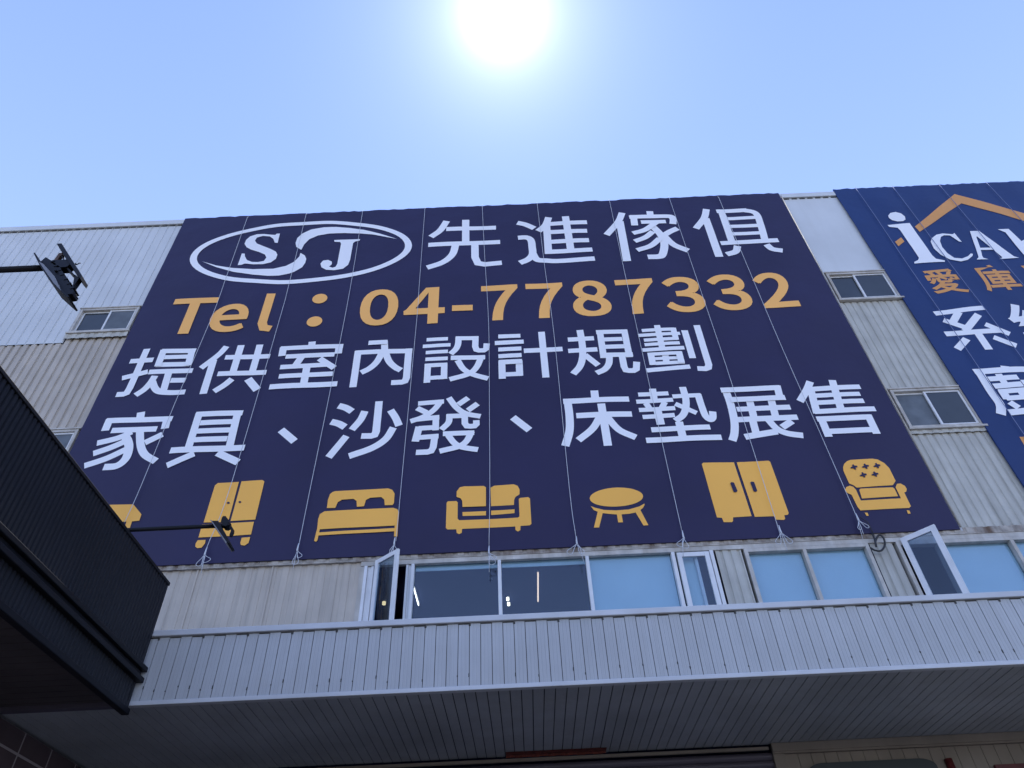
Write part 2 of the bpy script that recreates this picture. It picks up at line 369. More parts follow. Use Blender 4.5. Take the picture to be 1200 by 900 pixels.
# closed casement at its right end
sx0, sx1 = 2.60, 3.12
f = MB(); rect_frame(f, sx0, sx1, ZB+0.05, ZH-0.03, 0.075, YW-0.055, YW-0.005); sa = f.build('sash', 'frame', wa, 0.003)
p = MB(); p.box((sx0+0.07, YW-0.03, ZB+0.1), (sx1-0.07, YW-0.026, ZH-0.09)); p.build('pane', 'glass', wa)
blind(2.62, 2.91, wa); f = MB(); f.box((2.89, YW+0.03, ZB+0.05), (2.935, YW+0.07, ZH-0.03)); f.build('stile', 'frame', wa)

def casement(hinge, tip, w, parent, zb=ZB+0.06):
    """sash swung outwards: hinge and tip are its top corners"""
    zt = hinge.z
    d = Vector((tip.x-hinge.x, tip.y-hinge.y, 0)); ln = d.length; d.normalize(); n = Vector((d.y, -d.x, 0))
    f = MB()
    def bb(a, b, z0, z1, t=0.045):
        o = hinge.xy.to_3d()
        q = [o+d*a-n*t/2, o+d*b-n*t/2, o+d*b+n*t/2, o+d*a+n*t/2]
        k = len(f.v); f.v += [Vector((c.x, c.y, z0)) for c in q]+[Vector((c.x, c.y, z1)) for c in q]
        for fc in ((0,3,2,1),(4,5,6,7),(0,1,5,4),(1,2,6,5),(2,3,7,6),(3,0,4,7)): f.f.append([k+i for i in fc]); f.sm.append(False)
    bb(0, w, zb, zt); bb(ln-w, ln, zb, zt); bb(w, ln-w, zt-w, zt, 0.042); bb(w, ln-w, zb, zb+w, 0.042)
    so_ = f.build('sash', 'frame', parent, 0.003)
    f = MB(); bb(w-0.01, ln-w+0.01, zb+w-0.01, zt-w+0.01, 0.006); f.build('pane', 'glass_sash', parent)
    return so_
h = at(441, 657.5, Y=YW-0.05); casement(h, at(467.5, 643, Z=h.z-CAMZ), 0.075, wa)

# two-light window
f = MB(); rect_frame(f, 3.70, 5.73, ZB, ZH, 0.06, YW-0.03, YW+0.09); f.box((4.645, YW-0.028, ZB+0.06), (4.70, YW+0.09, ZH-0.06)); wb = f.build('window', 'old_frame', wh, 0.003)
pane(3.76, 4.645, wb); pane(4.70, 5.67, wb); blind(3.765, 4.64, wb); blind(4.705, 5.665, wb)
# window with the wide open casement
f = MB(); rect_frame(f, 6.18, 10.55, ZB, ZH, 0.06, YW-0.03, YW+0.09)
for x in (6.86, 8.05, 9.3): f.box((x-0.03, YW-0.028, ZB+0.06), (x+0.03, YW+0.09, ZH-0.06))
wc = f.build('window', 'old_frame', wh, 0.003)
for a, b in ((6.89, 8.02), (8.08, 9.27), (9.33, 10.49)): pane(a, b, wc); blind(a+0.005, b-0.005, wc)
h = at(1055, 631.5, Y=YW-0.05); casement(h, at(1095, 614.5, Z=h.z-CAMZ), 0.085, wc)

# canopy ------------------------------------------------------------
fz0, fz1 = Zr(2.895), Zr(3.592)
FX0 = -4.22
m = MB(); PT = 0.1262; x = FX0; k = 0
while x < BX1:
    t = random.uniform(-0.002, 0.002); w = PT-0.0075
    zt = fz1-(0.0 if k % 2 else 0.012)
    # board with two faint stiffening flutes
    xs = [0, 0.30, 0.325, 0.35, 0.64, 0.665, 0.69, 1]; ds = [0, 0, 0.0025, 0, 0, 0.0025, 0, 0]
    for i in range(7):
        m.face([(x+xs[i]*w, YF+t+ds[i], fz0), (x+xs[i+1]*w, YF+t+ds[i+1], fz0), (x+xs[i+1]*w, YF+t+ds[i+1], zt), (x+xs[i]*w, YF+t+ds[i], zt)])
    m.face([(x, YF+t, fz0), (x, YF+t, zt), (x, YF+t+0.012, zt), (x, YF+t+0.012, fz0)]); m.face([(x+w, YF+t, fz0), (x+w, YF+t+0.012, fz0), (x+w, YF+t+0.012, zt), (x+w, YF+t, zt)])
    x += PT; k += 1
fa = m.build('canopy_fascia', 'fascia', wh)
m = MB(); m.box((FX0, YF+0.012, fz0-0.01), (BX1, YF+0.04, fz1+0.02)); m.build('fascia_backing', 'seam', wh)
m = MB(); m.box((FX0, YF-0.035, fz1+0.008), (BX1, YF+0.12, Zr(3.668))); m.build('fascia_cap', 'trim_white', wh, 0.006)
m = MB(); m.box((FX0, YF-0.018, Zr(2.845)), (BX1, YF+0.06, fz0-0.002)); m.build('fascia_foot', 'trim_white', wh, 0.006)
m = MB(); x = -13.0
while x < BX1:
    t = random.uniform(-0.0015, 0.0015); z = Zr(2.905)+t; w = PT-0.010
    m.box((x, YF+0.062, z), (x+w, YW-0.02, z+0.012)); x += PT
m.build('canopy_soffit', 'soffit', wh)
m = MB(); m.box((-13, YF+0.062, Zr(2.925)), (BX1, YW-0.02, Zr(2.945))); m.build('soffit_backing', 'seam', wh)
m = MB(); m.box((-13, YF+0.125, Zr(3.50)), (BX1, YW-0.02, Zr(3.56))); m.build('canopy_roof', 'roof', wh)
# screws and rust spots along the fascia foot
MS = MB(); m = MS; x = FX0
for i in range(int((BX1-FX0)/PT)):
    if random.random() < (0.75 if i < 22 else 0.33):
        z = fz0+random.uniform(0.06, 0.13); xx = FX0+i*PT-0.006
        m.box((xx-0.006, YF-0.004, z), (xx+0.006, YF+0.011, z+random.uniform(0.012, 0.04)))
    if i % 4 == 1: m.box((FX0+i*PT-0.012, YF-0.005, fz1-0.03), (FX0+i*PT+0.012, YF+0.012, fz1-0.004))
me = fa.data; me.materials.append(M['seam'])
n0 = len(me.vertices); f0 = len(me.polygons)
import bmesh
bm = bmesh.new(); bm.from_mesh(me); vv = [bm.verts.new(v) for v in m.v]
for f_ in m.f: q = bm.faces.new([vv[i] for i in f_]); q.material_index = 1
bm.to_mesh(me); bm.free()
# ground floor under the canopy
m = MB(); m.box((-5.6, YW-0.06, Zr(2.83)), (3.25, YW-0.022, Zr(2.868))); m.box((3.29, YW-0.09, Zr(2.80)), (BX1, YW-0.022, Zr(2.90))); m.box((3.29, YW-0.07, Zr(2.775)), (BX1, YW-0.022, Zr(2.80)))
m.build('wall_trim', 'cream', wh)
m = MB(); m.box((3.29, YW-0.05, 0), (3.44, YW+0.05, Zr(2.774))); m.build('post', 'cream', wh)
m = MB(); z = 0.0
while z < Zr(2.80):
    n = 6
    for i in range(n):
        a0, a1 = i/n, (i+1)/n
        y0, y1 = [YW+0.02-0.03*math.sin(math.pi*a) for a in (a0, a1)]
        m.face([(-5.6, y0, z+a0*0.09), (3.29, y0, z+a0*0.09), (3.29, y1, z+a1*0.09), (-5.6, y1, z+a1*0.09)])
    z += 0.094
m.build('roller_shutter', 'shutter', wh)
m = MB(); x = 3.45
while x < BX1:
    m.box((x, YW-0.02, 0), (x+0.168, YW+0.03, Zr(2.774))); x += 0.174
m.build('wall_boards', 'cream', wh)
m = MB(); x = 3.45
m.box((3.45, YW, 0), (BX1, YW+0.02, Zr(2.77))); m.build('board_backing', 'seam', wh)

# shop sign and red lettering under the canopy, only their tops in view
a = at(945, 893, Y=YW-0.10); b = at(1095, 889.5, Y=YW-0.10)
m = MB(); n = 10; rr = 0.22; x0, x1, zt, zb = a.x, b.x, (a.z+b.z)/2, 2.6
out = [(x0, zb)]+[(x0+rr-rr*math.cos(t*math.pi/2/n), zt-rr*0.45+rr*0.45*math.sin(t*math.pi/2/n)) for t in range(n+1)]+[(x1-rr+rr*math.sin(t*math.pi/2/n), zt-rr*0.45+rr*0.45*math.cos(t*math.pi/2/n)) for t in range(n+1)]+[(x1, zb)]
m.face([(x, YW-0.10, z) for x, z in out]); m.face([(x, YW-0.03, z) for x, z in out][::-1])
for (p, q) in zip(out, out[1:]+out[:1]): m.face([(p[0], YW-0.10, p[1]), (p[0], YW-0.03, p[1]), (q[0], YW-0.03, q[1]), (q[0], YW-0.10, q[1])])
o = m.build('shop_sign', 'sign_dark'); tag(o, 'dark shop sign with rounded corners on the cream boards under the canopy', 'sign')
a = at(1109, 887.5, Y=YW-0.05)
m = MB(); m.tube([(a.x+0.01, YW-0.05, a.z-0.02), (a.x+0.015, YW-0.05, a.z-0.5)], 0.05, 12); o = m.build('sign_letter', 'red'); tag(o, 'narrow upright red letter stroke on the cream boards beside the dark sign', 'sign letter')
a = at(1165, 896.5, Y=YW-0.05); 
m = MB(); m.box((a.x, YW-0.07, a.z-0.12), (a.x+0.62, YW-0.021, a.z)); m.box((a.x+0.26, YW-0.068, a.z-0.5), (a.x+0.36, YW-0.021, a.z-0.12)); o = m.build('sign_letter', 'red'); tag(o, 'wide red letter with a level top bar on the cream boards under the canopy', 'sign letter')
a = at(593, 884, Y=YW-0.07); b = at(710, 880, Y=YW-0.07)
m = MB(); xs = [a.x+(b.x-a.x)*i/24 for i in range(25)]
for i in range(24):
    za = Zr(2.875)+0.004*math.sin(i*1.7); zb_ = Zr(2.900)
    m.box((xs[i], YW-0.075-0.002*(i % 2), za), (xs[i+1]-0.001, YW-0.065, zb_))
m.face([(a.x, YW-0.24, Zr(2.900)), (b.x, YW-0.24, Zr(2.900)), (b.x, YW-0.066, Zr(2.900)), (a.x, YW-0.066, Zr(2.900))])
o = m.build('warning_tape', 'red_tape'); tag(o, 'worn red strip stuck to the soffit edge above the dark roller shutter', 'tape strip')

# showroom lamps seen through the panes
def tube_lamp(p0, p1, mt, lab):
    a, b = at(*p0, Z=CE-0.05), at(*p1, Z=CE-0.05)
    t = empty('tube_light', (a+b)/2, lab, 'ceiling light')
    m = MB(); m.tube([a, b], 0.0085); m.build('tube', mt, t)
    m = MB(); m.box((min(a.x, b.x)-0.02, a.y, Zr(CE-0.032)), (max(a.x, b.x)+0.02, b.y, Zr(CE-0.002))); m.build('housing', 'trim_white', t)
tube_lamp((484.5, 688), (490.5, 709.5), 'tube', 'cool white slanting tube light on the showroom ceiling beside the open casement')
tube_lamp((630.5, 671), (630.5, 705), 'tube_warm', 'warm pinkish tube light on the showroom ceiling, seen upright through a dark pane')
def spot(px, mt, lab, r=0.045):
    c = at(*px, Z=CE-0.07); t = empty('spotlight', c, lab, 'spotlight')
    m = MB(); m.tube([c+Vector((0, 0, -0.035)), c+Vector((0, 0, 0.02))], r, 14); m.build('bulb', mt, t)
    m = MB(); m.tube([c+Vector((0, 0, 0.021)), c+Vector((0, 0, 0.066))], r*1.15, 14); m.build('housing', 'frame', t)
spot((595, 701.5), 'spot', 'upper one of two small lit spotlights one above the other on the showroom ceiling', 0.027)
spot((596, 707.5), 'spot', 'lower one of two small lit spotlights one above the other on the showroom ceiling', 0.027)
spot((450, 706.5), 'spot_warm', 'warm orange spotlight glowing behind the glass of the open casement', 0.036)
spot((575, 680.5), 'room', 'unlit dark spotlight on the showroom ceiling', 0.027)

# ------------------------------------------------------------------ banners
def P2(px, py, Y=YB-0.004): return at(px, py, Y=Y)

def banner(name, x0, x1, z0, z1, mt, lab):
    r = empty(name, ((x0+x1)/2, YB, z0), lab, 'banner')
    m = MB(); n = 120
    top = [(x0+(x1-x0)*i/n, z1+random.uniform(-0.02, 0.02)) for i in range(n+1)]; top[0] = (x0, z1); top[-1] = (x1, z1)
    for i in range(n):
        (xa, za), (xb, zb) = top[i], top[i+1]
        m.face([(xa, YB, z0), (xb, YB, z0), (xb, YB, zb), (xa, YB, za)])
        m.face([(xa, YB, za), (xb, YB, zb), (xb, YB+0.04, zb-0.03), (xa, YB+0.04, za-0.03)])
        m.face([(xa, YB+0.03, z0), (xb, YB+0.03, z0), (xb, YB, z0), (xa, YB, z0)])
    m.face([(x0, YB+0.03, z0), (x0, YB, z0), (x0, YB, z1), (x0, YB+0.03, z1-0.02)]); m.face([(x1, YB, z0), (x1, YB+0.03, z0), (x1, YB+0.03, z1-0.02), (x1, YB, z1)])
    m.build('cloth', mt, r)
    return r
bx0 = (at(216, 257.3, Y=YB).x+at(96, 503, Y=YB).x)/2; bx1 = (at(911, 225, Y=YB).x+at(1126.5, 621, Y=YB).x)/2
bz1 = (at(216, 257.3, Y=YB).z+at(911, 225, Y=YB).z)/2; bz0 = (at(182, 662, Y=YB).z+at(1126.5, 621, Y=YB).z)/2
B1 = banner('banner', bx0, bx1, bz0, bz1, 'banner', 'huge navy furniture shop banner with white and gold writing covering the warehouse front')
m = MB(); m.tube([(bx1+0.035, YB+0.01, bz0+0.05), (bx1+0.035, YB+0.01, bz1-0.12)], 0.016); m.build('edge_pole', 'old_frame', B1)
B2 = banner('banner', 8.76, 20.5, bz0, bz1+0.06, 'banner2', 'royal blue banner with an orange house roof logo and white letters')

K = [0]
def lift():                                                   # each printed stroke lies a hair above the one before
    K[0] += 1
    return -0.003-0.0005*(K[0] % 26)

def stroke(mb, pts, w, curve=False):
    Q = [P2(*p) for p in pts]; Q = [Vector((q.x, q.z)) for q in Q]
    if curve and len(Q) > 2: Q = catmull(Q)
    y = YB+lift(); n = len(Q); Lf, Rt = [], []
    for i in range(n):
        d0 = (Q[i]-Q[i-1]).normalized() if i else None
        d1 = (Q[i+1]-Q[i]).normalized() if i < n-1 else None
        a = d0 if d1 is None else d1; b = d1 if d0 is None else d0
        t = (a+b).normalized(); nr = Vector((-t.y, t.x)); c = max(0.5, nr.dot(Vector((-a.y, a.x))))
        ww = w*(0.95*abs(t.x)+1.0*abs(t.y))/max(1e-6, math.hypot(t.x, t.y))/ (1+0.0*abs(t.x*t.y))
        ww = w*(0.94+0.08*abs(t.y))
        o = nr*(ww/2/c); Lf.append(Q[i]+o); Rt.append(Q[i]-o)
    for i in range(n-1):
        mb.face([(v.x, y, v.y) for v in (Rt[i], Rt[i+1], Lf[i+1], Lf[i])])

def poly(mb, pts, curve=False):
    Q = [P2(*p) for p in pts]; y = YB+lift()
    mb.face([(q.x, y, q.z) for q in Q][::-1])

def Gl(par_, ox, oy, sc, w, strokes, mt='ink_white', name='character'):
    mb = MB()
    for st in strokes:
        cv = False; wm = 1.0; pts = []
        for e in st:
            if e == 'c': cv = True
            elif isinstance(e, (int, float)): wm = e
            else: pts.append((ox+e[0]/sc, oy+e[1]/sc))
        stroke(mb, pts, w*wm, cv)
    return mb.build(name, mt, par_)
def Pl(mb, ox, oy, sc, polys):
    for q in polys: poly(mb, [(ox+a/sc, oy+b/sc) for a, b in q])

c = 'c'
# company name
Gl(B1, 490, 240, 10, 0.178, [[c,(335,196),(262,300),(150,378)], [(330,290),(912,268)], [(558,182),(558,452)], [(119,472),(961,437)], [c,(440,470),(400,590),(290,680),(105,737)], [(665,460),(667,615),(700,685),(780,699),(981,682)]])
Gl(B1, 600, 240, 10, 0.178, [[c,(62,215),(160,235),(262,278)], [c,(70,392),(170,388),(222,420),(236,500),(240,580),(190,640),(92,682)], [c,(238,560),(290,640),(400,655),(560,660),(970,634)], [c,(430,148),(390,240),(308,312)], [(405,240),(428,578)], [(625,140),(690,540)], [(430,228),(878,208)], [(440,322),(880,310)], [(450,436),(902,418)], [(395,556),(942,530)]])
Gl(B1, 700, 230, 10, 0.17, [[c,(290,200),(240,310),(108,455)], [1.1,(262,300),(348,765)], [(612,182),(622,240)], [(420,230),(437,350)], [c,(372,255),(600,245),(840,238),(885,270),(885,330)], [0.95,(510,312),(802,300)], [c,0.95,(690,310),(560,400),(415,442)], [c,0.9,(650,420),(560,490),(437,537)], [c,0.95,(730,500),(620,590),(465,642)], [c,1.1,(640,350),(740,450),(785,560),(765,680),(715,710),(590,718)], [c,(940,376),(850,415),(760,470)], [c,(790,470),(900,570),(1065,637)]])
Gl(B1, 805, 230, 10, 0.17, [[c,(228,152),(200,260),(105,380)], [1.1,(218,260),(380,710)], [(395,155),(530,545)], [(345,178),(700,168)], [c,(660,168),(800,205),(860,330),(915,525)], [0.85,(460,264),(800,255)], [0.85,(500,355),(840,346)], [0.85,(530,442),(880,432)], [(395,552),(1070,520)], [c,(592,585),(570,650),(465,682)], [c,(930,570),(1000,625),(1120,645)]])

# logo
m = MB()
L_, R_, T_, Bt = P2(221.7, 304.3), P2(482.9, 287.3), P2(382.3, 259.1), P2(327, 333.4)
ec = Vector(((L_.x+R_.x)/2, (T_.z+Bt.z)/2)); ea, eb = (R_.x-L_.x)/2, (T_.z-Bt.z)/2
tilt = math.atan2((R_.z-L_.z), R_.x-L_.x)*0.0
y = YB+lift(); n = 96
for i in range(n):
    q = []
    for t, k in ((i, 0), (i+1, 0), (i+1, 1), (i, 1)):
        th = 2*math.pi*t/n; q.append((ec.x+(ea-0.17*k)*math.cos(th), y, ec.y+(eb-0.145*k)*math.sin(th)))
    m.face(q)
s5, s6 = (215, 250, 8.571), (345, 250, 8.571)
cv5 = lambda P: [(215+a/8.571, 250+b/8.571) for a, b in P]
cv6 = lambda P: [(345+a/8.571, 250+b/8.571) for a, b in P]
poly(m, cv5([(188,486),(330,525),(500,552),(700,567),(900,560),(1030,530),(1110,490),(1165,435)])+cv6([(62,400),(105,425),(120,460),(110,500),(80,545),(0,590)])+cv5([(1060,608),(960,628),(850,634),(700,622),(500,590),(330,542)]))
poly(m, cv6([(1032,264),(900,238),(780,214),(650,204),(500,203),(350,210),(240,226),(150,262),(100,312),(70,370),(20,340),(12,300),(30,250),(80,205),(170,165),(300,147),(420,143),(560,150),(700,168),(850,205),(960,240)]))
poly(m, cv5([(972,210),(948,305),(920,303),(905,265),(870,240),(800,233),(740,248),(720,280),(740,310),(800,335),(880,365),(930,390),(945,420),(930,462),(880,497),(800,517),(700,519),(620,510),(585,522),(546,524),(588,408),(617,410),(620,440),(640,475),(690,495),(750,497),(810,485),(835,450),(820,420),(760,395),(680,370),(635,345),(615,310),(630,270),(670,235),(740,214),(810,213),(880,222),(925,225),(940,212)]))
poly(m, cv6([(400,275),(660,260),(655,275),(610,285),(590,302),(560,470),(540,520),(490,560),(400,576),(320,572),(272,547),(263,510),(290,480),(340,473),(377,490),(378,515),(350,540),(385,551),(415,540),(432,510),(470,310),(462,294),(405,292)]))
m.build('oval_logo', 'ink_white', B1)

# service lines
Gl(B1, 130, 395, 12, 0.142, [[(270,345),(600,328)], [(513,172),(268,720),(225,790),(180,808),(78,815)], [(158,582),(522,492)], [(752,185),(662,418)], [(1148,172),(1085,405)], [(715,208),(1195,194)], [0.9,(760,293),(1090,277)], [(640,393),(1110,377)], [(532,493),(1150,470)], [(815,500),(735,765)], [(840,610),(1048,604)], [c,(622,548),(560,640),(470,735),(345,818)], [c,(585,630),(620,720),(690,770),(860,783),(1045,772)]])
Gl(B1, 228, 395, 12, 0.142, [[c,(455,138),(340,260),(90,440)], [1.05,(272,330),(122,803)], [(660,122),(545,492)], [(922,110),(815,482)], [(435,297),(1062,270)], [(328,527),(1010,497)], [c,(530,596),(420,685),(278,772)], [1.15,(752,590),(882,745)]])
Gl(B1, 312, 390, 12, 0.136, [[1.1,(650,132),(640,200)], [(200,225),(1083,188)], [1.1,(245,205),(222,332)], [1.1,(1032,165),(1013,295)], [(276,342),(962,307)], [1.1,(500,345),(405,475)], [(198,490),(885,450)], [1.05,(750,368),(958,500)], [1.1,(575,480),(530,722)], [(180,620),(938,580)], [1.1,(46,768),(1000,722)]])
Gl(B1, 400, 385, 12, 0.142, [[(384,210),(649,197)], [(607,175),(612,345)], [c,(580,330),(500,470),(400,560),(278,622)], [c,(620,330),(670,460),(755,545),(838,588)], [(192,342),(998,312)], [(238,315),(163,828)], [(950,280),(917,690),(895,740),(850,755),(700,763)]])
Gl(B1, 485, 385, 12, 0.13, [[0.85,(180,162),(480,152)], [0.85,(126,253),(517,238)], [0.85,(168,342),(480,330)], [0.85,(162,437),(478,427)], [0.9,(155,525),(470,513)], [(198,500),(183,768)], [(428,500),(425,720)], [0.9,(190,702),(470,690)], [c,(630,125),(622,230),(590,300),(518,368)], [(590,147),(910,138)], [(868,112),(863,255),(880,300),(915,310),(985,308),(1018,285),(1025,212)], [1.05,(520,423),(1003,405)], [c,(955,385),(880,550),(760,650),(503,728)], [c,(615,455),(700,580),(830,650),(1045,705)]])
Gl(B1, 575, 380, 12.86, 0.14, [[0.9,(115,192),(448,180)], [0.95,(63,290),(498,270)], [0.9,(115,388),(463,374)], [0.9,(117,490),(466,473)], [(120,580),(475,565)], [(168,560),(176,828)], [(428,550),(438,778)], [0.9,(180,757),(480,748)], [(500,405),(1083,372)], [(765,115),(833,802)]])
Gl(B1, 655, 380, 12, 0.136, [[c,1.05,(293,85),(318,220),(332,350),(330,480),(290,600),(200,700)], [(125,218),(492,202)], [(130,378),(540,358)], [(365,435),(552,580)], [(572,92),(630,478)], [(522,120),(960,100)], [(915,75),(993,465)], [0.95,(625,222),(890,209)], [0.95,(645,325),(915,312)], [(600,438),(1040,425)], [c,(710,455),(700,560),(640,640),(528,692)], [(887,450),(915,600),(940,648),(985,656),(1050,655),(1088,632),(1092,532)]])
Gl(B1, 743, 375, 12, 0.102, [[1.25,(320,85),(400,420)], [(108,155),(568,138)], [(58,222),(645,197)], [(138,288),(608,270)], [1.2,(545,120),(590,290)], [(148,352),(640,332)], [1.1,(118,428),(705,400)], [(190,490),(662,470)], [1.3,(232,472),(265,638)], [1.3,(625,452),(668,612)], [1.3,(435,475),(460,625)], [0.9,(240,548),(660,533)], [(228,615),(708,595)], [1.2,(178,710),(788,660)], [1.35,(708,148),(825,540)], [1.35,(880,72),(1050,625),(1045,670),(1000,688),(890,686)]])
Gl(B1, 90, 475, 10, 0.142, [[1.05,(755,82),(742,165)], [(345,185),(1122,158)], [1.05,(392,160),(332,300)], [1.05,(1068,135),(1032,275)], [(408,300),(940,278)], [c,(650,315),(480,390),(238,446)], [c,(560,432),(400,500),(193,568)], [c,(580,520),(350,625),(88,710)], [c,1.1,(555,350),(600,420),(612,510),(572,630),(470,712),(315,728)], [c,(742,300),(750,470),(800,580),(928,658)], [(1007,342),(800,440)]])
Gl(B1, 190, 475, 11.25, 0.142, [[(445,128),(1065,103)], [(497,105),(348,585)], [(1005,80),(885,570)], [0.95,(507,241),(932,220)], [0.95,(470,351),(896,331)], [0.95,(428,466),(861,445)], [1.05,(110,603),(1090,563)], [(430,646),(66,800)], [1.05,(732,632),(1005,757)]])
Gl(B1, 90, 370, 4, 0.15, [[(957,536),(1021,590)]])
Gl(B1, 375, 465, 12, 0.142, [[c,1.05,(260,125),(360,155),(452,210)], [c,1.05,(155,350),(260,378),(352,428)], [(372,553),(120,852)], [c,(632,206),(570,330),(448,468)], [(832,65),(790,495),(770,540),(720,557),(582,558)], [c,(992,188),(1060,290),(1112,408)], [c,(1032,433),(920,600),(720,730),(408,837)]])
Gl(B1, 475, 460, 12, 0.122, [[(180,158),(545,135)], [c,(510,122),(400,255),(250,350),(72,408)], [(165,222),(300,290)], [c,(612,82),(720,220),(850,300),(1058,338)], [(885,82),(745,180)], [(1018,160),(880,258)], [(140,386),(480,356)], [(432,330),(427,540)], [(185,510),(470,497)], [1.15,(196,485),(140,694)], [(180,640),(470,622)], [1.05,(420,600),(393,780),(365,830),(310,845),(150,848)], [c,(622,318),(608,430),(508,532)], [(580,345),(880,330)], [(835,320),(838,440),(865,478),(920,482),(975,476),(1000,450),(998,396)], [(530,592),(970,570)], [c,(935,550),(860,690),(740,770),(482,838)], [c,(602,610),(690,720),(800,775),(1022,808)]])
Gl(B1, 380, 370, 4, 0.15, [[(884,477),(962,537)]])
Gl(B1, 650, 450, 11.25, 0.142, [[1.05,(522,90),(534,200)], [(112,228),(980,200)], [c,1.05,(168,210),(195,420),(195,620),(140,818)], [(285,418),(1018,396)], [1.05,(612,265),(702,817)], [c,(600,430),(500,590),(312,742)], [c,(690,440),(850,610),(1070,707)]])
Gl(B1, 742, 450, 11.11, 0.112, [[1.2,(250,65),(278,235)], [(65,140),(457,128)], [(40,232),(517,212)], [1.05,(165,250),(215,322)], [1.05,(412,240),(373,315)], [(75,340),(545,322)], [(123,432),(540,412)], [1.35,(312,330),(360,532)], [(510,172),(880,152)], [c,1.2,(640,48),(682,200),(680,330),(640,420),(548,487)], [(545,268),(825,387)], [c,1.2,(838,140),(890,300),(940,420),(1000,468),(1035,440),(1032,362)], [1.3,(595,500),(642,692)], [1.15,(235,600),(1000,567)], [1.2,(168,738),(1150,698)]])
Gl(B1, 840, 445, 11.11, 0.138, [[(50,142),(822,107)], [(780,80),(825,265)], [(180,265),(888,238)], [c,1.05,(105,115),(180,320),(228,540),(230,690),(203,792)], [(428,280),(490,525)], [(705,260),(772,510)], [0.95,(260,387),(957,358)], [(272,522),(1052,488)], [(465,530),(515,710)], [1.05,(365,745),(785,677)], [c,(665,520),(780,640),(920,700),(1125,727)], [(978,540),(850,622)]])
Gl(B1, 930, 440, 11.11, 0.128, [[c,1.1,(215,82),(170,190),(82,340)], [1.1,(215,160),(305,500)], [1.1,(497,70),(612,440)], [(230,182),(865,152)], [0.9,(250,267),(862,246)], [0.95,(290,357),(912,337)], [(265,475),(1062,438)], [1.05,(298,572),(1010,545)], [1.1,(350,545),(458,802)], [1.1,(960,515),(1080,768)], [1.05,(470,732),(1035,712)]])

# telephone line: rounded sans figures
def glyph(mb, ch, xc, zb, sx, sz, off, y):
    cu_ = bpy.data.curves.new('t', 'FONT'); cu_.body = ch; cu_.offset = off; cu_.resolution_u = 6
    to = bpy.data.objects.new('t', cu_); COL.objects.link(to)
    bpy.context.view_layer.update()
    me = bpy.data.meshes.new_from_object(to)
    xs = [v.co.x for v in me.vertices]; cx = (min(xs)+max(xs))/2
    n = len(mb.v)
    for v in me.vertices: mb.v.append(Vector((xc+(v.co.x-cx)*sx, y, zb+v.co.y*sz)))
    for p in me.polygons: mb.f.append([n+i for i in p.vertices]); mb.sm.append(False)
    bpy.data.objects.remove(to); bpy.data.meshes.remove(me); bpy.data.curves.remove(cu_)
m = MB()
zb = (P2(213.75, 392).z+P2(916, 360).z)/2; zc = (P2(230, 350).z+P2(742, 327.5).z)/2
OFF = 0.022
sc = (zc-zb)/(0.735+2*OFF); zb += OFF*sc
def gx(a, b): return (P2(*a).x+P2(*b).x)/2, P2(*b).x-P2(*a).x
gw = {'Ｔ': .62, 'ｅ': .543, '０': .542, '４': .569, '７': .521, '８': .53, '３': .533, '２': .535}
for ch, a, b in (('Ｔ', (204.5, 354.5), (256, 352)), ('ｅ', (246, 376), (292, 367)), ('０', (421.5, 367), (467, 355)), ('７', (564, 338), (606, 335.6)), ('７', (616, 336), (658.4, 332)), ('８', (671.6, 358), (716.4, 358)), ('７', (720.4, 331), (763.6, 328)), ('３', (774.4, 333), (825, 350)), ('３', (827.4, 331), (879.6, 348)), ('２', (881, 326), (931, 345))):
    x, wd = gx(a, b); m = MB(); sx = min(1.0, wd/((gw[ch]+2*OFF+0.02)*sc))*sc
    for dx in (-0.012, 0.012): glyph(m, ch, x+dx*sc, zb, sx, sc, OFF, YB+lift())
    m.build('digit' if ch in '０４７８３２' else 'letter', 'ink_orange', B1)
m = MB(); poly(m, [(400+a/5.4545, 320+b/5.4545) for a, b in ((560,95),(627,92),(616,324),(549,326))])
poly(m, [(400+a/5.4545, 320+b/5.4545) for a, b in ((398,245),(415,235),(542,96),(585,94),(474,228),(662,222),(661,259),(398,270))])
m.build('digit', 'ink_orange', B1)
x, _ = gx((301, 382.5), (318, 385)); 
# the l with its tail
m = MB(); stroke(m, [(318.2, 344.5), (307.5, 379), (309, 384.5), (317.5, 385.5)], 0.195); m.build('letter', 'ink_orange', B1)
for q in ((190+740/4, 240+442/4), (190+715/4, 240+550/4)):
    p = P2(*q); y = YB+lift(); m = MB(); m.face([(p.x+0.17*math.cos(t*math.pi/16), y, p.z+0.17*math.sin(t*math.pi/16)) for t in range(32)]); m.build('colon_dot', 'ink_orange', B1)
m = MB(); a = P2(529.8, 361.8); b = P2(554, 360.6); y = YB+lift()
m.face([(a.x, y, a.z-0.10), (b.x, y, a.z-0.10), (b.x, y, a.z+0.09), (a.x, y, a.z+0.09)])
m.build('dash', 'ink_orange', B1)

